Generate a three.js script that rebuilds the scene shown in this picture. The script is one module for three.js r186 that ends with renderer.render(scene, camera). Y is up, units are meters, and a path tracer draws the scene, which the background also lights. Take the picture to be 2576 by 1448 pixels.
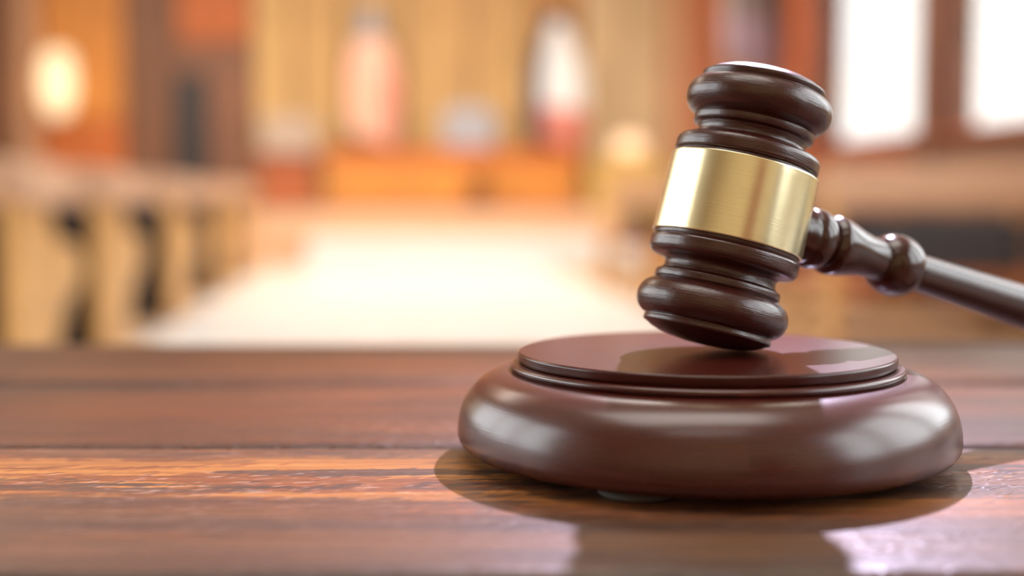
import * as THREE from 'three';
import { RoundedBoxGeometry } from 'three/addons/geometries/RoundedBoxGeometry.js';
import { mergeGeometries } from 'three/addons/utils/BufferGeometryUtils.js';
import { RectAreaLightUniformsLib } from 'three/addons/lights/RectAreaLightUniformsLib.js';

// ------------------------------------------------------------------ camera, sky, lights, exposure
RectAreaLightUniformsLib.init();
const scene = new THREE.Scene();
const TABLE = 0.75;                       // height of the table top
const YAW = 0.1052;                       // the room is turned a little against the table
const camera = new THREE.PerspectiveCamera(2 * Math.atan(724 / 3200) * 180 / Math.PI, 2576 / 1448, 0.02, 120);
camera.position.set(0, TABLE + 0.0577, 0);
camera.rotation.x = -0.0706;
camera.focus = 0.263;
camera.userData.fStop = 5.2;
scene.add(camera);

scene.background = new THREE.Color(0.93, 0.98, 1.0);      // bright overcast sky outside the windows
scene.backgroundIntensity = 8;

const renderer = new THREE.WebGLRenderer({ antialias: true });
renderer.shadowMap.enabled = true;
renderer.toneMapping = THREE.LinearToneMapping;
renderer.toneMappingExposure = 0.88;

const CEILING = 5.3;
const WARM = [1.0, 0.88, 0.70], NEUTRAL = [1.0, 0.95, 0.88];
const CEILING_LIGHTS = [                  // X, Z, width, depth, radiance, colour, label
  [1.6, 12.4, 3.4, 1.2, 46, WARM, 'long ceiling panel lamp above the steps of the raised bench'],
  [-3.4, 12.4, 3.2, 1.2, 36, WARM, 'long ceiling panel lamp above the far end of the left pews'],
  [0.6, 8.6, 2.6, 1.2, 12, NEUTRAL, 'ceiling panel lamp above the far half of the pale aisle'],
  [-3.4, 7.4, 2.6, 1.2, 17, NEUTRAL, 'ceiling panel lamp above the middle of the left pews'],
  [1.3, 4.9, 2.6, 1.2, 14, NEUTRAL, 'ceiling panel lamp above the near half of the pale aisle'],
  [-0.4, 0.2, 3.6, 2.2, 4.2, NEUTRAL, 'ceiling panel lamp above the plank table'],
  [-0.6, -2.4, 2.6, 1.0, 1.6, NEUTRAL, 'ceiling panel lamp behind the plank table, by the cream wall'],
];
const LAMP_AT = new THREE.Vector3(0.1111, TABLE + 0.2727, -0.4959), LAMP_AIM = new THREE.Vector3(0.015, TABLE, -0.30);
const LAMP_COLOR = new THREE.Color(0.80, 0.72, 1.0), LAMP_POWER = 1.95;

// ------------------------------------------------------------------ helpers
let seed = 7;
const rnd = () => { seed = (seed + 0x6d2b79f5) | 0; let t = Math.imul(seed ^ (seed >>> 15), 1 | seed); t = (t + Math.imul(t ^ (t >>> 7), 61 | t)) ^ t; return ((t ^ (t >>> 14)) >>> 0) / 4294967296; };
const clamp = (x, a = 0, b = 1) => Math.min(b, Math.max(a, x)), mix = (a, b, t) => a + (b - a) * t, smooth = (a, b, x) => { const t = clamp((x - a) / (b - a)); return t * t * (3 - 2 * t); };
const hash = (x, y) => { let h = Math.imul(x, 374761393) + Math.imul(y, 668265263); h = Math.imul(h ^ (h >>> 13), 1274126177); return ((h ^ (h >>> 16)) >>> 0) / 4294967296; };
function noise(x, y) {
  const ix = Math.floor(x), iy = Math.floor(y); let u = x - ix, v = y - iy; u = u * u * (3 - 2 * u); v = v * v * (3 - 2 * v);
  return mix(mix(hash(ix, iy), hash(ix + 1, iy), u), mix(hash(ix, iy + 1), hash(ix + 1, iy + 1), u), v);
}
const fbm = (x, y, n = 4) => { let s = 0, a = 0.5, t = 0; for (let i = 0; i < n; i++) { s += a * noise(x, y); t += a; a *= 0.5; x = x * 2.03 + 17.1; y = y * 2.03 + 9.7; } return s / t; };
function texture(w, h, f, srgb, wrap = THREE.MirroredRepeatWrapping) {        // f(x, y) -> [r, g, b] 0..1 or a number
  const d = new Uint8Array(w * h * 4);
  for (let y = 0; y < h; y++) for (let x = 0; x < w; x++) {
    const c = f(x / w, y / h), o = (y * w + x) * 4;
    for (let k = 0; k < 3; k++) d[o + k] = clamp(c.length ? c[k] : c) * 255;
    d[o + 3] = 255;
  }
  const t = new THREE.DataTexture(d, w, h); t.magFilter = THREE.LinearFilter; t.minFilter = THREE.LinearMipmapLinearFilter; t.generateMipmaps = true;
  t.wrapS = t.wrapT = wrap; if (srgb) t.colorSpace = THREE.SRGBColorSpace; t.needsUpdate = true; return t;
}
const scaled = (t, u, v) => { const c = t.clone(); c.repeat.set(u, v); c.needsUpdate = true; return c; };
const css = (r, g, b) => new THREE.Color().setRGB(r / 255, g / 255, b / 255, THREE.SRGBColorSpace);

const used = new Map();
const numbered = (n) => { const k = used.get(n) ?? 0; used.set(n, k + 1); return k ? n + '_' + String(k).padStart(3, '0') : n; };
function shade(o) { o.traverse((m) => { if (m.isMesh) { m.castShadow = true; m.receiveShadow = true; } }); return o; }
function mesh(name, geometry, material, parent) {
  const m = new THREE.Mesh(Array.isArray(geometry) ? mergeGeometries(geometry.map((g) => { const q = g.index ? g.toNonIndexed() : g; return q; })) : geometry, material);
  m.name = parent === scene ? numbered(name) : name; m.castShadow = m.receiveShadow = true; parent.add(m); return m;
}
function tag(o, label, category, group) { o.userData.label = label; o.userData.category = category; if (group) o.userData.group = group; return o; }
const at = (X, y, Z) => new THREE.Vector3(X * Math.cos(YAW) - Z * Math.sin(YAW), y, -X * Math.sin(YAW) - Z * Math.cos(YAW));   // room: X to the right, Z ahead of the table
function thing(name, label, category, [X, y, Z], turn = 0, group) {
  const o = new THREE.Group(); o.name = numbered(name); o.position.copy(at(X, y, Z)); o.rotation.y = YAW + turn; scene.add(o); return tag(o, label, category, group);
}
function struct(name, geometry, material, parent = scene) {        // geometry in room coordinates (x = X, z = -Z)
  const m = mesh(name, geometry, material, parent);
  if (parent === scene) { m.rotation.y = YAW; m.userData.kind = 'structure'; }
  return m;
}
function boxUV(g) {                                                   // uv in metres, grain along the longer side
  const p = g.attributes.position, n = g.attributes.normal, uv = new Float32Array(p.count * 2);
  g.computeBoundingBox(); const s = g.boundingBox.getSize(new THREE.Vector3());
  for (let i = 0; i < p.count; i++) {
    const a = [Math.abs(n.getX(i)), Math.abs(n.getY(i)), Math.abs(n.getZ(i))], k = a.indexOf(Math.max(...a));
    const ax = [0, 1, 2].filter((q) => q !== k), c = [p.getX(i), p.getY(i), p.getZ(i)], l = [s.x, s.y, s.z];
    const [u, v] = l[ax[0]] >= l[ax[1]] ? ax : [ax[1], ax[0]];
    uv[i * 2] = c[u]; uv[i * 2 + 1] = c[v];
  }
  g.setAttribute('uv', new THREE.BufferAttribute(uv, 2)); return g;
}
function bx(w, h, d, x, y, z, r = 0) {                                // centre x, bottom y, centre z
  const g = r ? new RoundedBoxGeometry(w, h, d, 2, r) : new THREE.BoxGeometry(w, h, d).toNonIndexed();
  g.translate(x, y + h / 2, z); g.clearGroups(); return boxUV(g);
}
function extruded(shape, depth, bevel = 0.006) {
  const g = new THREE.ExtrudeGeometry(shape, { depth: depth - 2 * bevel, bevelEnabled: bevel > 0, bevelSize: bevel, bevelThickness: bevel, bevelOffset: -bevel, bevelSegments: 2, curveSegments: 14 });
  g.translate(0, 0, bevel); g.clearGroups(); return boxUV(g);
}
function spline(points, n) {                                         // monotone-ish smooth profile through [r, y] points, in metres
  const c = new THREE.CatmullRomCurve3(points.map(([r, y]) => new THREE.Vector3(r, y, 0)), false, 'centripetal');
  return c.getPoints(n).map((p) => new THREE.Vector2(Math.max(0, p.x), p.y));
}
const arc = (cx, cy, rx, ry, a0, a1, n = 14) => Array.from({ length: n + 1 }, (_, i) => { const t = (a0 + (a1 - a0) * i / n) * Math.PI / 180; return [cx + rx * Math.cos(t), cy + ry * Math.sin(t)]; });
function lathe(pointsMm, segments = 160) {                            // points [r, y] in mm from bottom to top; uv: u = turns, v = metres along the profile
  const pts = pointsMm.map(([r, y]) => new THREE.Vector2(Math.max(1e-6, r * 1e-3), y * 1e-3)), g = new THREE.LatheGeometry(pts, segments);
  let s = 0; const along = pts.map((p, i) => (s += i ? p.distanceTo(pts[i - 1]) : 0)), uv = g.attributes.uv;
  for (let i = 0; i <= segments; i++) for (let j = 0; j < pts.length; j++) uv.setXY(i * pts.length + j, i / segments, along[j]);
  return g;
}

// ------------------------------------------------------------------ materials
const grain = texture(512, 512, (x, y) => { const v = 0.80 + 0.22 * (fbm(x * 5, y * 60, 4) - 0.5) + 0.16 * (fbm(x * 3 + 8, y * 9, 3) - 0.5); return [v, v * 0.985, v * 0.96]; }, true);
const wood = (c, rough = 0.5, k = 0.9) => new THREE.MeshPhysicalMaterial({ color: c, map: scaled(grain, k, k), roughness: rough });
const W = {
  oak: wood(css(236, 180, 106), 0.45), oakPink: wood(css(236, 190, 158), 0.5), amber: wood(css(240, 202, 140), 0.55), amberDeep: wood(css(240, 164, 76), 0.5), honey: wood(css(248, 212, 148), 0.55),
  cream: wood(css(246, 226, 190), 0.6), orange: wood(css(226, 128, 62), 0.5), redBrown: wood(css(172, 92, 58), 0.45), brown: wood(css(140, 98, 76), 0.5), mauve: wood(css(158, 112, 92), 0.5),
  dark: wood(css(34, 25, 27), 0.5), floor: wood(css(222, 184, 148), 0.4), terracotta: wood(css(196, 112, 66), 0.5), yellow: wood(css(250, 214, 130), 0.5),
};
const marble = new THREE.MeshPhysicalMaterial({ color: css(212, 216, 222), roughness: 0.28, map: texture(512, 512, (x, y) => { const v = 0.95 - 0.03 * fbm(x * 9, y * 9, 5); return [v, v * 0.995, v * 0.98]; }, true) });
const marblePeach = new THREE.MeshPhysicalMaterial({ color: css(208, 172, 144), roughness: 0.4, map: marble.map });
const plaster = (c) => new THREE.MeshStandardMaterial({ color: c, roughness: 0.9 });
const wallCream = plaster(css(196, 180, 156)), ceilingWhite = plaster(css(240, 236, 228));
const glass = new THREE.MeshPhysicalMaterial({ color: 0xffffff, transmission: 1, thickness: 0, roughness: 0, ior: 1.45 });
const glassTinted = new THREE.MeshPhysicalMaterial({ color: new THREE.Color(0.54, 0.52, 0.505), transmission: 1, thickness: 0, roughness: 0, ior: 1.45 });
const blackLeather = new THREE.MeshPhysicalMaterial({ color: css(44, 42, 48), roughness: 0.45 });
const greyLeather = new THREE.MeshPhysicalMaterial({ color: css(176, 182, 198), roughness: 0.5 });
const taupeLeather = new THREE.MeshPhysicalMaterial({ color: css(188, 172, 160), roughness: 0.5 });
const metal = new THREE.MeshPhysicalMaterial({ color: css(70, 68, 70), metalness: 0.9, roughness: 0.4 });
const brassPlain = new THREE.MeshPhysicalMaterial({ color: css(220, 180, 100), metalness: 1, roughness: 0.3 });
const lampGlow = (c, k) => new THREE.MeshStandardMaterial({ color: c, emissive: c, emissiveIntensity: k, roughness: 0.6 });

// ------------------------------------------------------------------ the room
const BACK = 18, FRONT = -4, LEFT = -6.5, RIGHT = 4, MID = (BACK + FRONT) / 2, LEN = BACK - FRONT, T = 0.3;
struct('floor', bx(RIGHT - LEFT + 2 * T, 0.2, LEN + 2 * T, (LEFT + RIGHT) / 2, -0.2, -MID), W.floor);
struct('aisle_floor', bx(3.25, 0.012, 16.0, 0.325, 0, -6.9), marble);
struct('ceiling', bx(RIGHT - LEFT + 2 * T, 0.25, LEN + 2 * T, (LEFT + RIGHT) / 2, CEILING, -MID), ceilingWhite);
struct('ground', bx(60, 0.2, 60, 0, -0.7, -8), plaster(css(150, 150, 145)));

// side walls with openings: piers and strips of one wall, joined; windows are set into the openings
function sideWall(name, X, openings, sill, head, material) {
  const s = Math.sign(X), cx = X + s * T / 2, g = [], zs = [FRONT, ...openings.flat(), BACK];
  for (let i = 0; i < zs.length; i += 2) g.push(bx(T, CEILING, zs[i + 1] - zs[i], cx, 0, -(zs[i] + zs[i + 1]) / 2));
  for (const [a, b] of openings) g.push(bx(T, sill, b - a, cx, 0, -(a + b) / 2), bx(T, CEILING - head, b - a, cx, head, -(a + b) / 2));
  return struct(name, g, material);
}
let windows = 0;
function windowIn(X, [a, b], sill, head, material, pane = glass) {
  const s = Math.sign(X), w = b - a, cz = -(a + b) / 2, cx = X + s * 0.07, f = 0.05, o = new THREE.Group();
  o.name = 'window_' + ++windows; o.userData.kind = 'structure'; o.rotation.y = YAW; scene.add(o);
  mesh('window_frame', [bx(0.08, f, w, cx, sill, cz), bx(0.08, f, w, cx, head - f, cz), bx(0.08, head - sill, f, cx, sill, cz - w / 2 + f / 2), bx(0.08, head - sill, f, cx, sill, cz + w / 2 - f / 2)], material, o);
  mesh('muntin', bx(0.03, 0.025, w - 2 * f, cx, sill + (head - sill) * 0.62, cz), material, o);
  const hb = (head - sill) * 0.62;
  mesh('pane', bx(0.006, hb - f, w - 2 * f, cx, sill + f, cz), pane, o);
  mesh('pane', bx(0.006, head - sill - hb - f - 0.025, w - 2 * f, cx, sill + hb + 0.025, cz), pane, o);
  mesh('window_sill', bx(0.22, 0.035, w + 0.06, X - s * 0.02, sill - 0.03, cz, 0.008), material, o);
  return o;
}
const RW = [[9.1, 11.5], [6.6, 8.85], [4.05, 6.15], [1.6, 3.7], [-0.85, 1.25], [-3.3, -1.2]], SILL = 1.25, HEAD = 4.8;
sideWall('wall_right', RIGHT, [...RW].reverse(), SILL, HEAD, W.mauve);
RW.forEach((r) => windowIn(RIGHT, r, SILL, HEAD, W.redBrown, r[0] > 4 ? glassTinted : glass));
const LW = [[0, 2.2], [2.6, 4.8], [5.2, 7.4], [7.8, 10.0]];
sideWall('wall_left', LEFT, LW, 0.9, 4.9, wallCream);
LW.forEach((r) => windowIn(LEFT, r, 0.9, 4.9, W.redBrown));
struct('wall_back', bx(RIGHT - LEFT, CEILING, T, (LEFT + RIGHT) / 2, 0, -BACK - T / 2), W.mauve);
struct('wall_front', bx(RIGHT - LEFT, CEILING, T, (LEFT + RIGHT) / 2, 0, -FRONT + T / 2), plaster(css(200, 180, 146)));

// panelling on the far wall and the right wall: each board proud of the wall
const wallBack = scene.getObjectByName('wall_back'), wallRight = scene.getObjectByName('wall_right');
const px = (p) => BACK * Math.tan(Math.atan((p - 1288) / 3200) + YAW);      // where on the far wall
const board = (a, b, y0, y1, m, t = 0.05) => mesh('panel', bx(px(b) - px(a) - 0.02, y1 - y0, t, (px(a) + px(b)) / 2, y0, -BACK + t / 2, 0.008), m, wallBack);
board(-150, 48, 0, 4.2, W.brown); board(60, 112, 0, 4.2, W.oakPink, 0.14); board(118, 322, 1.9, 4.2, W.amberDeep); board(118, 322, 0, 1.88, W.orange, 0.07);
board(330, 445, 0, 4.2, W.brown, 0.09); board(455, 640, 2.95, 4.2, W.orange); board(540, 640, 0, 2.93, W.mauve, 0.09);
board(646, 742, 0, 4.2, W.honey); board(750, 872, 0, 4.2, W.amber); board(880, 1010, 0, 4.2, W.honey); board(1018, 1180, 0, 4.2, W.amber); board(1188, 1330, 0, 4.2, W.amber);
board(1338, 1450, 0, 4.2, W.oak); board(1458, 1560, 0, 4.2, W.cream); board(1568, 1655, 0, 4.2, W.cream);
const sideBoard = (z0, z1, y0, y1, m, t = 0.06) => mesh('panel', bx(t, y1 - y0, z1 - z0 - 0.03, RIGHT - t / 2, y0, -(z0 + z1) / 2, 0.008), m, wallRight);
sideBoard(16.2, 17.9, 0, 4.6, W.oakPink); sideBoard(14.6, 16.2, 0, 4.6, W.redBrown); sideBoard(13.0, 14.6, 0, 4.6, W.brown, 0.1); sideBoard(11.52, 13.0, 0, 4.6, W.redBrown);
sideBoard(8.85, 9.1, 0, 4.8, W.brown, 0.05); sideBoard(6.15, 6.6, 0, 4.8, W.brown, 0.05); sideBoard(9.12, 11.48, 0, 1.2, W.redBrown); sideBoard(6.52, 8.58, 0, 1.2, W.brown); sideBoard(4.07, 6.13, 0, 1.2, W.oakPink);
for (const z of [3.875, 1.425, -1.025]) sideBoard(z - 0.17, z + 0.17, 0, 4.8, W.cream);
for (const z of [2.65, 0.2, -2.25]) sideBoard(z - 1.05, z + 1.05, 0, 1.2, W.cream);

// the narrow dark door in the far wall, and a wooden door in the wall behind the camera
function door(name, X, Z, face, y0, w, h, frameM, leafM) {
  const o = new THREE.Group(); o.name = name; o.userData.kind = 'structure'; o.position.copy(at(X, y0, Z)); o.rotation.y = YAW + face; scene.add(o);
  mesh('door_frame', [bx(0.05, h, 0.1, -w / 2 - 0.025, 0, 0), bx(0.05, h, 0.1, w / 2 + 0.025, 0, 0), bx(w + 0.1, 0.06, 0.1, 0, h, 0)], frameM, o);
  const leaf = mesh('door_leaf', bx(w, h, 0.045, 0, 0, 0.01), leafM, o);
  mesh('door_handle', [new THREE.CylinderGeometry(0.012, 0.012, 0.06, 14).rotateX(Math.PI / 2).translate(w / 2 - 0.06, 1.02, 0.06), new THREE.CylinderGeometry(0.01, 0.01, 0.11, 14).rotateZ(Math.PI / 2).translate(w / 2 - 0.1, 1.02, 0.085)], brassPlain, leaf);
}
door('door_1', px(486), BACK - 0.055, 0, 0, 0.5, 2.5, W.brown, blackLeather);
door('door_2', 1.15, FRONT + 0.055, Math.PI, 0, 0.95, 2.3, W.redBrown, W.redBrown);
struct('baseboard_front', bx(RIGHT - LEFT, 0.9, 0.04, (LEFT + RIGHT) / 2, 0, -FRONT - 0.02), W.brown);

// deep ceiling beams between the lamps
[[11.35, 0.78], [7.55, 0.98], [3.9, 0.7], [-1.5, 0.5]].forEach(([Z, h], i) => struct('trim_' + (i + 1), bx(RIGHT - LEFT, h, 0.3, (LEFT + RIGHT) / 2, CEILING - h, -Z), W.oak));

// ceiling panel lamps, each with its light just below
for (const [X, Z, w, d, L, c, label] of CEILING_LIGHTS) {
  const o = thing('ceiling_light', label, 'ceiling light', [X, CEILING - 0.08, Z], 0, 'ceiling panel lamps'), col = new THREE.Color(...c);
  mesh('frame', [bx(w + 0.1, 0.08, 0.05, 0, 0, d / 2 + 0.025), bx(w + 0.1, 0.08, 0.05, 0, 0, -d / 2 - 0.025), bx(0.05, 0.08, d, w / 2 + 0.025, 0, 0), bx(0.05, 0.08, d, -w / 2 - 0.025, 0, 0)], metal, o);
  mesh('diffuser', bx(w, 0.02, d, 0, 0.03, 0), lampGlow(col, 0.9), o);
  const l = new THREE.RectAreaLight(col, L, w, d); l.position.copy(at(X, CEILING - 0.1, Z)); l.rotation.set(-Math.PI / 2, 0, YAW); l.name = 'ceiling_light_glow'; scene.add(l);
}

// ------------------------------------------------------------------ raised platform and steps
for (const [i, [y, z0]] of [[0.0, 14.6], [0.167, 15.1]].entries()) struct('step', bx(3.95, 0.167, 15.6 - z0, 1.15, y, -(z0 + 15.6) / 2, 0.01), marble);
struct('dais', bx(6.0, 0.667, BACK - 15.6, 1.0, 0, -(BACK + 15.6) / 2), marblePeach);
const DAIS = 0.667;

function panelledDesk(name, label, category, X, Z, w, d, h, y0, body, rail, inset, n) {
  const o = thing(name, label, category, [X, y0, Z]);
  mesh('front_panel', bx(w, h - 0.22, 0.05, 0, 0.06, d / 2, 0.006), body, o);
  for (let i = 0; i < n; i++) mesh('inset_panel', bx(w / n - 0.16, h - 0.5, 0.03, -w / 2 + (i + 0.5) * w / n, 0.18, d / 2 + 0.03, 0.012), inset, o);
  for (const s of [-1, 1]) mesh('side_panel', bx(0.05, h - 0.22, d, s * (w / 2 - 0.025), 0.06, 0, 0.006), body, o);
  mesh('base_trim', bx(w + 0.06, 0.08, d + 0.1, 0, 0, 0.02, 0.01), rail, o);
  mesh('cornice', bx(w + 0.08, 0.18, d + 0.08, 0, h - 0.18, 0.02, 0.02), rail, o);
  mesh('desktop', bx(w + 0.16, 0.035, d + 0.16, 0, h, 0.02, 0.012), rail, o);
  return o;
}
panelledDesk('judge_bench', 'wide orange wooden judge bench with panelled front on the raised platform', 'bench', 0.965, 16.5, 3.15, 0.7, 0.74, DAIS, W.amberDeep, W.orange, W.amberDeep, 4);
panelledDesk('clerk_desk', 'narrow red-brown desk left of the wide judge bench', 'desk', -1.12, 16.55, 0.72, 0.6, 0.66, DAIS, W.terracotta, W.redBrown, W.terracotta, 1);
panelledDesk('witness_stand', 'pale yellow wooden witness stand right of the wide judge bench', 'stand', 3.24, 16.5, 1.0, 0.6, 0.60, DAIS, W.yellow, W.yellow, W.yellow, 2);

function armchair(name, label, X, Z, y0, w, backTop, leather) {
  const o = thing(name, label, 'chair', [X, y0, Z]);
  const back = new THREE.Shape(); const bw = w / 2, h = backTop - 0.5;
  back.moveTo(-bw * 0.9, 0); back.lineTo(bw * 0.9, 0); back.lineTo(bw, h * 0.7); back.quadraticCurveTo(bw, h, bw * 0.5, h); back.lineTo(-bw * 0.5, h); back.quadraticCurveTo(-bw, h, -bw, h * 0.7); back.closePath();
  mesh('backrest', extruded(back, 0.12, 0.03).translate(0, 0.5, -0.3), leather, o);
  mesh('seat', bx(w, 0.12, 0.5, 0, 0.42, 0, 0.04), leather, o);
  for (const s of [-1, 1]) mesh('armrest', [bx(0.07, 0.05, 0.4, s * (w / 2 + 0.03), 0.66, 0, 0.015), bx(0.05, 0.2, 0.06, s * (w / 2 + 0.03), 0.47, 0.05)], leather, o);
  mesh('pedestal', [new THREE.CylinderGeometry(0.035, 0.035, 0.36, 16).translate(0, 0.25, 0), new THREE.CylinderGeometry(0.05, 0.28, 0.07, 20).translate(0, 0.036, 0)], metal, o);
  return o;
}
armchair('judge_chair', 'grey-blue leather high-backed chair behind the wide judge bench', 1.28, 17.6, DAIS, 0.74, 1.42, greyLeather);
armchair('clerk_chair', 'taupe leather chair behind the narrow red-brown desk', -1.2, 17.6, DAIS, 0.8, 1.28, taupeLeather);
{ // small stool in front of the bench
  const o = thing('stool', 'small brown wooden stool in front of the wide judge bench', 'stool', [1.25, DAIS, 15.86]);
  mesh('seat', lathe([[0, 400], [150, 400], [170, 410], [170, 430], [150, 442], [0, 442]], 32), W.brown, o);
  for (let k = 0; k < 4; k++) { const a = k * Math.PI / 2 + 0.78; mesh('leg', new THREE.CylinderGeometry(0.02, 0.016, 0.4, 12).translate(Math.cos(a) * 0.12, 0.2, Math.sin(a) * 0.12), W.brown, o); }
  mesh('stretcher', new THREE.TorusGeometry(0.12, 0.011, 8, 28).rotateX(Math.PI / 2).translate(0, 0.15, 0), W.brown, o);
}

// lamps of the far end: a wall sconce at the left, a shaded lamp on the witness stand
function glowLamp(at3, c, k) { const l = new THREE.PointLight(c, k); l.position.copy(at3); l.castShadow = true; l.shadow.radius = 3; l.name = 'lamp_glow'; scene.add(l); }
{
  const c = new THREE.Color(1, 0.9, 0.7), X = px(168), y = 1.98;
  const o = thing('wall_sconce', 'lit cream glass sconce on the orange far wall panel at the left', 'wall lamp', [X, y, BACK - 0.05]);
  mesh('back_plate', bx(0.2, 0.5, 0.03, 0, 0.1, 0.015, 0.01), brassPlain, o);
  mesh('arm', new THREE.CylinderGeometry(0.015, 0.015, 0.16, 12).rotateX(Math.PI / 2).translate(0, 0.2, 0.1), brassPlain, o);
  mesh('lamp_shade', lathe([[70, -120], [170, -40], [220, 160], [235, 420], [215, 680], [150, 800]], 32).translate(0, 0, 0.24), new THREE.MeshPhysicalMaterial({ color: css(252, 244, 226), roughness: 0.9, transmission: 0.4, thickness: 0, emissive: css(255, 238, 206), emissiveIntensity: 0.3, side: THREE.DoubleSide }), o);
  mesh('bulb', new THREE.SphereGeometry(0.05, 16, 12).translate(0, 0.34, 0.24), lampGlow(c, 2), o);
  glowLamp(at(X, y + 0.34, BACK - 0.29), c, 0.25);
}
{
  const c = new THREE.Color(1, 0.9, 0.74), X = 3.3, y = DAIS + 0.635;
  const o = thing('table_lamp', 'lit cream shaded lamp on the pale yellow witness stand', 'lamp', [X, y, 16.5]);
  mesh('base', lathe([[0, 0], [90, 0], [90, 14], [30, 30], [18, 60], [18, 120], [0, 122]], 28), brassPlain, o);
  mesh('lamp_shade', lathe([[210, 90], [180, 300]], 32), new THREE.MeshPhysicalMaterial({ color: css(250, 232, 210), roughness: 0.9, transmission: 0.5, thickness: 0, emissive: css(255, 224, 190), emissiveIntensity: 0.12, side: THREE.DoubleSide }), o);
  mesh('bulb', new THREE.SphereGeometry(0.035, 16, 12).translate(0, 0.18, 0), lampGlow(c, 2), o);
  glowLamp(at(X, y + 0.18, 16.5), c, 0.2);
}

// ------------------------------------------------------------------ flags hanging furled from poles
function flagCloth(paint) {
  const c = document.createElement('canvas'); c.width = 256; c.height = 512; paint(c.getContext('2d'), 256, 512);
  const t = new THREE.CanvasTexture(c); t.colorSpace = THREE.SRGBColorSpace; return new THREE.MeshPhysicalMaterial({ map: t, roughness: 0.75, side: THREE.DoubleSide, sheen: 0.3 });
}
function flag(label, X, Z, y0, top, bottom, w, cloth) {
  const o = thing('flag', label, 'flag', [X, y0, Z], 0, 'furled flags on poles');
  const nu = 96, nv = 40, P = [], UV = [], I = [];
  for (let j = 0; j <= nv; j++) for (let i = 0; i <= nu; i++) {
    const v = j / nv, a = i / nu * Math.PI * 2, r = w * (0.16 + 0.34 * smooth(0, 0.55, v) - 0.06 * smooth(0.8, 1, v)) * (1 + 0.13 * Math.sin(a * 7 + v * 2.5) + 0.05 * Math.sin(a * 13 + 1));
    const hem = bottom + 0.10 * (1 - Math.cos(a)) * smooth(0.4, 1, v);
    P.push(Math.cos(a) * r, mix(top, hem, v), Math.sin(a) * r * 0.55); UV.push(i / nu, 1 - v);
  }
  for (let j = 0; j < nv; j++) for (let i = 0; i < nu; i++) { const k = j * (nu + 1) + i; I.push(k, k + 1, k + nu + 1, k + 1, k + nu + 2, k + nu + 1); }
  const g = new THREE.BufferGeometry(); g.setAttribute('position', new THREE.Float32BufferAttribute(P, 3)); g.setAttribute('uv', new THREE.Float32BufferAttribute(UV, 2)); g.setIndex(I); g.computeVertexNormals();
  mesh('cloth', g, cloth, o);
  mesh('pole', new THREE.CylinderGeometry(0.016, 0.016, top + 0.1, 14).translate(0, (top + 0.1) / 2, 0), brassPlain, o);
  mesh('finial', lathe([[0, 0], [24, 10], [34, 40], [24, 76], [8, 110], [0, 150]], 20).translate(0, top + 0.1, 0), brassPlain, o);
  mesh('base', lathe([[0, 0], [170, 0], [170, 20], [60, 45], [26, 90], [0, 90]], 32), brassPlain, o);
}
flag('furled flag with blue top and red and white stripes behind the bench, left one', px(936), 17.62, DAIS, 2.75, 0.83, 0.62, flagCloth((g, w, h) => {
  g.fillStyle = '#f2ceb8'; g.fillRect(0, 0, w, h);
  g.fillStyle = '#eda59a'; for (let x = 0; x < w; x += w / 7) g.fillRect(x, h * 0.32, w / 16, h * 0.7);
  g.fillStyle = '#f6c2b6'; g.fillRect(0, h * 0.34, w, h * 0.14);
  g.fillStyle = '#8c94a8'; g.fillRect(0, 0, w, h * 0.24);
  g.fillStyle = '#eef0f6'; for (let y = 0; y < 5; y++) for (let x = 0; x < 12; x++) { g.beginPath(); g.arc((x + (y % 2) / 2) * w / 12 + 6, 10 + y * h * 0.045, 4, 0, 7); g.fill(); }
}));
flag('furled flag of navy, white and red behind the bench at the right', px(1386), 17.62, DAIS, 2.75, 0.8, 0.76, flagCloth((g, w, h) => {
  g.fillStyle = '#e6f2ff'; g.fillRect(0, 0, w, h);
  g.fillStyle = '#d68a80'; g.fillRect(0, h * 0.72, w, h * 0.3);
  g.fillStyle = '#2c3550'; g.fillRect(w * 0.36, 0, w * 0.18, h); g.fillRect(0, 0, w, h * 0.10);
}));
flag('furled grey and lilac flag standing by the right wall beside the windows', 3.62, 12.15, 0, 3.9, 1.95, 0.5, flagCloth((g, w, h) => {
  g.fillStyle = '#6e625e'; g.fillRect(0, 0, w, h); g.fillStyle = '#8e7884'; g.fillRect(0, h * 0.72, w, h * 0.3);
}));

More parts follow.
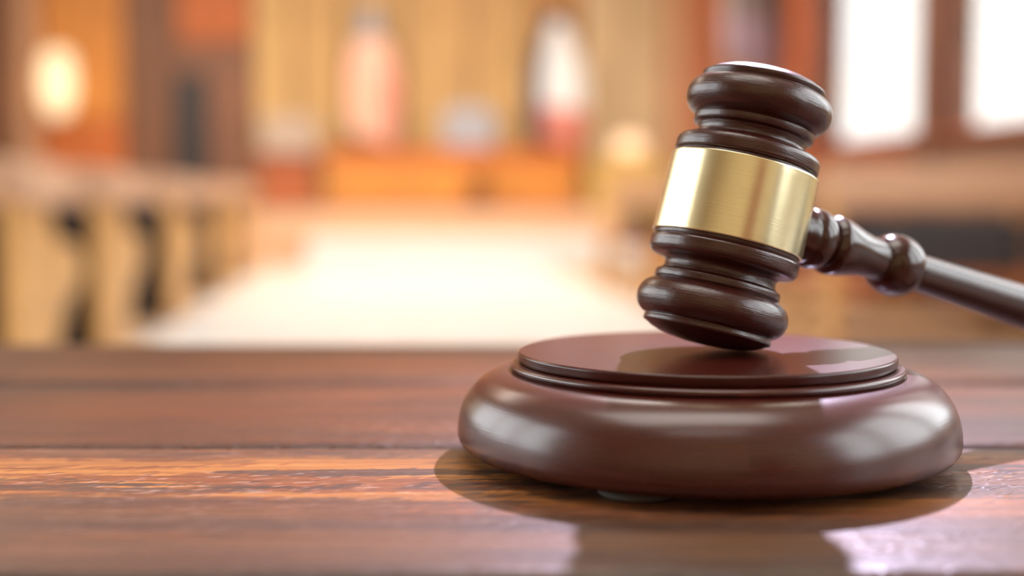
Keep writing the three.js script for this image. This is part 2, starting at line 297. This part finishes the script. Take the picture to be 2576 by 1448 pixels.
// ------------------------------------------------------------------ pews
function makePew(name, label, length, depth, endsAtRight, group) {           // origin: the aisle-side corner of the back; runs away from the aisle, faces -z
  const o = thing(name, label, 'pew', [0, 0, 0], 0, group), s = endsAtRight ? -1 : 1;
  const e = new THREE.Shape();                                             // end panel in (z ahead, y)
  e.moveTo(0, 0.03); e.lineTo(0.42 * depth, 0.03); e.quadraticCurveTo(0.5 * depth, 0.30, 0.70 * depth, 0.38); e.quadraticCurveTo(0.88 * depth, 0.42, 0.88 * depth, 0.52);
  e.quadraticCurveTo(0.85 * depth, 0.62, 0.60 * depth, 0.625); e.quadraticCurveTo(0.45 * depth, 0.63, 0.40 * depth, 0.80); e.lineTo(0, 0.80); e.closePath();
  for (const x of [0, s * (length - 0.06)]) mesh('end_panel', extruded(e, 0.06, 0.01).rotateY(Math.PI / 2).translate(x - (s > 0 ? 0 : 0.06), 0, 0), W.oak, o);
  const cx = s * length / 2;
  mesh('backrest', bx(length - 0.1, 0.5, 0.04, cx, 0.26, -0.08, 0.006), W.dark, o);
  mesh('top_rail', bx(length - 0.06, 0.19, 0.09, cx, 0.765, -0.075, 0.02), W.oakPink, o);
  for (const x of [0.015, s * length - 0.015 * s]) mesh('end_cap', bx(0.1, 0.16, 0.46 * depth, x, 0.785, -0.23 * depth, 0.03), W.oakPink, o);
  mesh('seat', bx(length - 0.1, 0.05, 0.46, cx, 0.42, -0.36, 0.012), W.oak, o);
  mesh('seat_cushion', bx(length - 0.14, 0.05, 0.42, cx, 0.47, -0.36, 0.02), blackLeather, o);
  mesh('plinth', bx(length - 0.1, 0.22, 0.04, cx, 0.02, -0.1), W.dark, o);
  return o;
}
const LP = [[4.76, 'first pew from the table on the left, cut by the left edge of the picture'], [6.25, 'second pew from the table on the left side of the aisle'], [8.38, 'third pew from the table on the left side of the aisle'],
  [10.7, 'fourth pew from the table on the left side of the aisle'], [12.7, 'fifth pew on the left side of the aisle, nearest the steps']];
const pewLeft = makePew('pew', LP[0][1], 4.6, 1.2, true, 'wooden pews left of the aisle');
LP.forEach(([Z, label], i) => { const o = i ? pewLeft.clone() : pewLeft; if (i) { o.name = numbered('pew'); scene.add(o); } o.position.copy(at(-1.3, 0, Z)); o.userData = { ...pewLeft.userData, label }; });

// right-hand benches with an open back: pale rail above a black padded back
function makeBench(label) {
  const o = thing('open_back_bench', label, 'bench', [0, 0, 0], 0, 'open-backed benches under the windows'), L = 1.9;
  mesh('top_rail', bx(L, 0.2, 0.07, L / 2, 0.76, 0, 0.02), W.oakPink, o);
  mesh('back_pad', bx(0.80, 0.26, 0.06, 0.55, 0.45, 0, 0.025), blackLeather, o);
  mesh('back_pad', bx(0.80, 0.26, 0.06, 1.40, 0.45, 0, 0.025), blackLeather, o);
  mesh('lower_rail', bx(L, 0.07, 0.05, L / 2, 0.40, 0, 0.01), W.terracotta, o);
  mesh('seat', bx(L, 0.05, 0.45, L / 2, 0.40, -0.27, 0.012), W.terracotta, o);
  for (const x of [0.03, L - 0.03]) { mesh('upright', bx(0.06, 0.95, 0.06, x, 0, 0, 0.01), W.oak, o); mesh('leg', bx(0.06, 0.40, 0.06, x, 0, -0.45, 0.01), W.oak, o); }
  mesh('stretcher', bx(L - 0.1, 0.05, 0.03, L / 2, 0.12, -0.2, 0.006), W.brown, o);
  return o;
}
const RB = [[5.6, 'open-backed bench with black pads behind the gavel handle, nearest the table'], [7.4, 'second open-backed bench from the table under the windows'], [9.2, 'third open-backed bench from the table under the windows'], [11.0, 'open-backed bench under the windows farthest from the table']];
const benchFirst = makeBench(RB[0][1]);
RB.forEach(([Z, label], i) => { const o = i ? benchFirst.clone() : benchFirst; if (i) { o.name = numbered('open_back_bench'); scene.add(o); } o.position.copy(at(2.02, 0, Z)); o.userData = { ...benchFirst.userData, label }; });

// ------------------------------------------------------------------ the table: varnished rustic planks
const TW = 0.42, TH = 0.21;                                            // metres that one texture tile covers
const tableMap = texture(2048, 1024, (x, y) => {
  const w = y + 0.03 * (fbm(x * 4, y * 4, 3) - 0.5), low = fbm(x * 2.5, w * 11, 3), fine = fbm(x * 16, w * 180, 4), vein = smooth(0.30, 0.02, Math.abs(w - 0.15) * 1.6);
  const ragged = 0.30 * (fbm(x * 200 + y * 130, y * 100, 2) - 0.5) + 0.22 * (fbm(x * 55 + y * 30, y * 55, 2) - 0.5) + 0.22 * (fbm(x * 10, w * 170, 2) - 0.5);
  const amber = smooth(0.47, 0.53, fbm(x * 7 + 3, w * 26, 3) + ragged) * (0.15 + 0.85 * vein);
  const dark = smooth(0.50, 0.58, fbm(x * 6 + 31, w * 30 + 9, 3) + ragged) * (0.35 + 0.5 * vein);
  const pale = smooth(0.66, 0.76, fbm(x * 210 + y * 150 + 9, y * 170, 2)) * smooth(0.50, 0.64, fbm(x * 5 + 2, y * 13 + 3, 2)) * (0.3 + 0.7 * vein);
  let c = [0, 1, 2].map((k) => mix([0.325, 0.232, 0.178][k], [0.455, 0.275, 0.165][k], smooth(0.3, 0.65, low)));
  c = c.map((v, k) => mix(v, [0.64, 0.44, 0.22][k], amber * 0.85));
  c = c.map((v, k) => mix(v, [0.255, 0.195, 0.18][k], dark));
  return c.map((v, k) => mix(v * (1 + 0.5 * (fine - 0.5)), [0.78, 0.74, 0.72][k], pale * 0.38));
}, true);
const tableBump = texture(2048, 1024, (x, y) => clamp(0.45 + 0.5 * (fbm(x * 10, y * 150, 4) - 0.5) + 0.4 * (fbm(x * 170 + y * 60, y * 260, 2) - 0.5) + 0.4 * (fbm(x * 5, y * 20, 2) - 0.5) + 0.5 * smooth(0.60, 0.75, fbm(x * 210 + y * 120, y * 120, 2)) * smooth(0.45, 0.62, fbm(x * 6, y * 11 + 5, 2))), false);
const tableWood = new THREE.MeshPhysicalMaterial({ map: tableMap, bumpMap: tableBump, bumpScale: 0.0003, roughness: 0.40, ior: 1.42 }), plankWood = [0xc0b6b0, 0xb4a8a2, 0xeee6e2, 0xdcd4d0].map((c) => { const m = tableWood.clone(); m.color.set(c); return m; });
function plank(x0, x1, z0, z1, y, th, r, u0, v0) {                             // cross-section in (z, y) with eased edges, swept along x
  const sec = [[z0, y - th], [z0, y - r], ...arc(z0 + r, y - r, r, r, 180, 90, 5), ...arc(z1 - r, y - r, r, r, 90, 0, 5), [z1, y - r], [z1, y - th]];
  const P = [], N = [], UV = [], I = []; let s = v0 * TH - th;
  sec.forEach(([z, yy], j) => {
    const a = sec[Math.max(0, j - 1)], b = sec[Math.min(sec.length - 1, j + 1)], n = new THREE.Vector2(-(b[1] - a[1]), b[0] - a[0]).normalize();
    if (j) s += Math.hypot(z - sec[j - 1][0], yy - sec[j - 1][1]);
    for (const x of [x0, x1]) { P.push(x, yy, z); N.push(0, n.y, n.x); UV.push(x / TW + u0, s / TH); }
  });
  for (let j = 0; j + 1 < sec.length; j++) { const k = j * 2; I.push(k, k + 2, k + 1, k + 1, k + 2, k + 3); }
  const end = (x, nx) => { const o = P.length / 3; sec.forEach(([z, yy]) => { P.push(x, yy, z); N.push(nx, 0, 0); UV.push(yy / TW, z / TH); }); for (let j = 1; j + 1 < sec.length; j++) nx < 0 ? I.push(o, o + j + 1, o + j) : I.push(o, o + j, o + j + 1); };
  end(x0, -1); end(x1, 1);
  { const o = P.length / 3; for (const [x, z] of [[x0, z0], [x1, z0], [x0, z1], [x1, z1]]) { P.push(x, y - th, z); N.push(0, -1, 0); UV.push(x / TW, z / TH); } I.push(o, o + 1, o + 2, o + 1, o + 3, o + 2); }
  const g = new THREE.BufferGeometry(); g.setAttribute('position', new THREE.Float32BufferAttribute(P, 3)); g.setAttribute('normal', new THREE.Float32BufferAttribute(N, 3)); g.setAttribute('uv', new THREE.Float32BufferAttribute(UV, 2)); g.setIndex(I); return g;
}
{
  const o = new THREE.Group(); o.name = 'table'; scene.add(o); tag(o, 'rustic varnished plank table carrying the gavel and its sound block', 'table');
  const pw = 0.112, far = -0.523, gap = 0.0055, filler = wood(css(52, 36, 28), 0.7);
  for (let i = 0; i < 8; i++) mesh('plank', plank(-0.8, 0.8, far + i * pw + (i ? gap : 0), far + (i + 1) * pw - (i < 7 ? gap : 0), TABLE - [0.0022, 0.0018, 0, 0.0003, 0.0006, 0.0004, 0.0008, 0.0005][i], 0.035, 0.004, 0.37 * i, [0.42, 0.50, 0.0, 0.44, 0.40, 0.5, 0.45, 0.41][i]), plankWood[i % 4], o);
  for (let i = 1; i < 8; i++) mesh('joint', bx(1.6, 0.02, gap * 2, 0, TABLE - 0.0265, far + i * pw), filler, o);
  const apron = wood(css(96, 60, 38), 0.5);
  for (const z of [far + 0.06, far + 8 * pw - 0.06]) mesh('apron', bx(1.4, 0.09, 0.025, 0, TABLE - 0.126, z), apron, o);
  for (const x of [-0.7, 0.7]) mesh('apron', bx(0.025, 0.09, 0.72, x, TABLE - 0.126, far + 4 * pw), apron, o);
  for (const x of [-0.7, 0.7]) for (const z of [far + 0.06, far + 8 * pw - 0.06]) mesh('leg', bx(0.07, TABLE - 0.036, 0.07, x, 0, z, 0.008), apron, o);
}

// ------------------------------------------------------------------ gavel and sound block
const turnedMap = texture(1024, 512, (x, y) => { const v = 0.88 + 0.28 * (fbm(x * 5, y * 90, 4) - 0.5) + 0.22 * (fbm(x * 2, y * 6, 3) - 0.5); return [v, v * 0.97, v * 0.95]; }, false);
const turnedBump = texture(1024, 1024, (x, y) => clamp(0.5 + 0.75 * (fbm(x * 7, y * 250, 3) - 0.5) + 0.35 * (fbm(x * 90, y * 200, 2) - 0.5) - 0.3 * smooth(0.72, 0.86, fbm(x * 420, y * 330, 2))), false);
const turned = (c, rough, bump, u, v, ior) => new THREE.MeshPhysicalMaterial({ color: c, map: scaled(turnedMap, u, v), bumpMap: scaled(turnedBump, u, v), bumpScale: bump, roughness: rough, ior });
const MAHOGANY = new THREE.Color(0.046, 0.0085, 0.0055);
const headWood = turned(MAHOGANY, 0.27, 0.00005, 3, 24, 1.6), handleWood = turned(new THREE.Color(0.038, 0.008, 0.005), 0.16, 0.00002, 2, 24, 1.6), discWood = turned(new THREE.Color(0.050, 0.0075, 0.0045), 0.25, 0.00001, 9, 16, 1.42), blockWood = turned(new THREE.Color(0.060, 0.0085, 0.0050), 0.27, 0.00001, 5, 16, 1.64);
const BX = 0.0429, BZ = -0.2824;
{
  const o = new THREE.Group(); o.name = 'sound_block'; o.position.set(BX, TABLE, BZ); scene.add(o); tag(o, 'round dark mahogany sound block under the gavel head', 'sound block');
  const base = [[0.01, 2.2], [49, 2.2], [51.2, 2.35], ...arc(51.2, 5.9, 3.8, 3.5, -70, 0, 8)];
  for (let i = 1; i <= 26; i++) { const a = i / 26 * Math.PI / 2; base.push([43.3 + 11.7 * Math.pow(Math.cos(a), 0.92), 5.9 + 13.7 * Math.pow(Math.sin(a), 0.95)]); }
  base.push([42.9, 19.65], [42.6, 19.8], ...arc(42.55, 20.55, 0.75, 0.75, -80, 100, 8), [41.9, 21.35], [41.3, 21.4], [0.01, 21.4]);
  mesh('base', lathe(base, 220), blockWood, o);
  mesh('striking_disc', lathe([[0.01, 21.4], [40.9, 21.4], [41.3, 21.6], [41.55, 22.2], ...arc(41.0, 23.2, 0.62, 0.62, 0, 90, 8), [30, 23.82], [15, 23.82], [0.01, 23.82]], 220), discWood, o);
  for (const deg of [-26, 64, 154, 244]) { const a = deg * Math.PI / 180; const f = mesh('foot', lathe([[0, 0], [7.4, 0], [8, 0.5], [8, 2.2], [0, 2.2]], 32), new THREE.MeshStandardMaterial({ color: css(78, 76, 74), roughness: 0.7 }), o); f.position.set(Math.sin(a) * 0.0415, 0, Math.cos(a) * 0.0415); f.userData.label = 'grey rubber foot'; }
}
{
  const o = new THREE.Group(); o.name = 'gavel'; scene.add(o); tag(o, 'dark mahogany gavel with a wide brass band resting on the sound block', 'gavel');
  const O = new THREE.Vector3(0.04236, TABLE + 0.02687, -0.27827), ay = new THREE.Vector3(0.23354, 0.96564, -0.11398).normalize();
  const e1 = new THREE.Vector3(1, 0, 0).addScaledVector(ay, -ay.x).normalize(), e2 = new THREE.Vector3().crossVectors(e1, ay).normalize();
  o.position.copy(O); o.quaternion.setFromRotationMatrix(new THREE.Matrix4().makeBasis(e1, ay, e2));
  const end = (k) => [                                                // from the band outwards: [r, distance from the middle (30.0)] scaled by k
    [16.1, 9.2], [16.1, 9.6], ...arc(15.6, 10.6, 0.95, 0.95, -75, 0, 5), [16.55, 11.6], ...arc(14.9, 11.9, 1.65, 1.75, 0, 80, 8), [14.0, 13.85], ...arc(14.1, 15.3, 1.75, 1.5, 260, 180, 8), [12.42, 16.0], [12.75, 16.5], [12.7, 16.75], [13.2, 16.85], [13.6, 16.95], [13.82, 17.2], [13.9, 17.8], [13.95, 18.4], [13.85, 18.7], [13.55, 18.85], [13.55, 19.0], [14.1, 19.15],
    ...arc(13.1, 23.2, 3.7, 4.05, -72, 68, 22), [14.25, 26.95], [13.95, 27.05], [14.1, 27.3], ...arc(13.6, 28.1, 0.65, 0.7, -20, 50, 5), [13.2, 29.0], [12.2, 29.6], [10.6, 30.2], [8, 30.8], [4.5, 31.25], [0.01, 31.4],
  ].map(([r, d]) => [r * k, d]);
  const low = end(1.0).map(([r, d]) => [r, 30 - d]).reverse(), up = end(0.965).map(([r, d]) => [r, 30 + d * 0.985]);
  mesh('head', lathe([...low, [16.1, 22], [16.1, 38], ...up], 200), headWood, o);
  const brush = texture(512, 1024, (x, y) => 0.5 + 0.7 * (fbm(x * 3, y * 260, 3) - 0.5), false), brushColor = texture(512, 1024, (x, y) => { const v = 0.93 + 0.14 * (fbm(x * 5, y * 200, 3) - 0.5); return [v, v, v * 0.98]; }, false);
  const brass = new THREE.MeshPhysicalMaterial({ color: css(240, 232, 194), map: scaled(brushColor, 2, 40), bumpMap: scaled(brush, 2, 40), bumpScale: 0.000004, metalness: 1, roughness: 0.25 });
  const band = mesh('brass_band', lathe([[16.2, 21.2], [16.5, 21.2], [16.62, 21.35], ...Array.from({ length: 11 }, (_, i) => [mix(16.65, 16.45, i / 10), mix(21.6, 38.5, i / 10)]), [16.42, 38.75], [16.3, 38.9], [16.0, 38.9]], 200), brass, o);
  band.userData.label = 'brushed brass band';
  // the handle leaves the head square to it and comes down to the table
  const phi = 27 * Math.PI / 180, H = new THREE.Group(); H.name = 'handle'; H.position.set(0, 0.0284, 0);
  const dir = new THREE.Vector3(Math.cos(phi), 0, -Math.sin(phi));
  H.quaternion.setFromUnitVectors(new THREE.Vector3(0, 1, 0), dir); o.add(H);
  mesh('collar', lathe([[0.01, 12], [5.6, 12], [5.8, 17], [6.4, 18.6], ...arc(5.3, 22.6, 1.75, 3.1, -55, 75, 14), [5.6, 26.2], [5.6, 26.8], [0.01, 26.8]], 96), handleWood, H);
  mesh('shaft', lathe([[0.01, 26], [5.6, 26], [6.0, 26.9], [6.7, 27.4], [7.0, 28.2], [6.98, 29.2], [6.75, 30.8], [6.3, 32.8], [5.75, 35], [5.25, 37.2], [4.95, 39.4], [4.85, 41.6], [4.8, 44], [4.4, 50], [4.45, 56], [4.6, 64], [4.85, 74], [5.15, 84], [5.5, 95], [6.0, 108], [6.6, 122], [7.3, 138], [7.9, 152], [8.2, 164], [8.1, 172], [7.4, 178], [6, 182], [3.5, 184.6], [0.01, 185.2]], 96), handleWood, H);
  mesh('bead', lathe([[4.6, 41.8], [4.9, 42.2], ...arc(3.7, 48.2, 3.65, 5.7, -78, 78, 24), [4.7, 54.0], [4.3, 54.3]], 96), handleWood, H);
}

// ------------------------------------------------------------------ the desk lamp that lights the gavel from behind (out of the picture at the right)
{
  const o = new THREE.Group(); o.name = 'desk_lamp'; o.position.set(0.42, TABLE - 0.001, -0.40); scene.add(o); tag(o, 'slim black desk lamp shining down on the gavel from behind', 'lamp');
  const L = LAMP_AT.clone().sub(o.position), aim = LAMP_AIM.clone().sub(LAMP_AT).normalize(), black = new THREE.MeshPhysicalMaterial({ color: css(40, 40, 42), roughness: 0.4 });
  mesh('base', lathe([[0, 0], [62, 0], [64, 3], [60, 14], [14, 20], [0, 20]], 48), black, o);
  const curve = new THREE.CatmullRomCurve3([new THREE.Vector3(0, 0.015, 0), new THREE.Vector3(0, 0.2, 0), new THREE.Vector3(-0.03, 0.33, -0.01), new THREE.Vector3(-0.15, 0.37, -0.04), L.clone().addScaledVector(aim, -0.045)]);
  mesh('arm', new THREE.TubeGeometry(curve, 60, 0.006, 12), black, o);
  const s = mesh('lamp_shade', lathe([[9, -42], [14, -40], [18, -30], [22, -12], [30, 6], [31, 6], [23, -12], [19, -29], [14, -38], [9, -40]], 48), black, o);
  s.position.copy(L); s.quaternion.setFromUnitVectors(new THREE.Vector3(0, -1, 0), aim); s.scale.y = -1; s.scale.set(1, 1, 1);
  s.quaternion.setFromUnitVectors(new THREE.Vector3(0, 1, 0), aim);
  const b = mesh('bulb', new THREE.SphereGeometry(0.0075, 20, 14), lampGlow(LAMP_COLOR, 3), o); b.position.copy(L);
  const l = new THREE.SpotLight(LAMP_COLOR, LAMP_POWER, 0, 0.78, 1.0, 2); l.position.copy(LAMP_AT); l.target.position.copy(LAMP_AIM); l.castShadow = true; l.shadow.radius = 0.2; l.shadow.mapSize.set(2048, 2048); l.name = 'desk_lamp_glow';
  scene.add(l, l.target);
}

renderer.render(scene, camera);
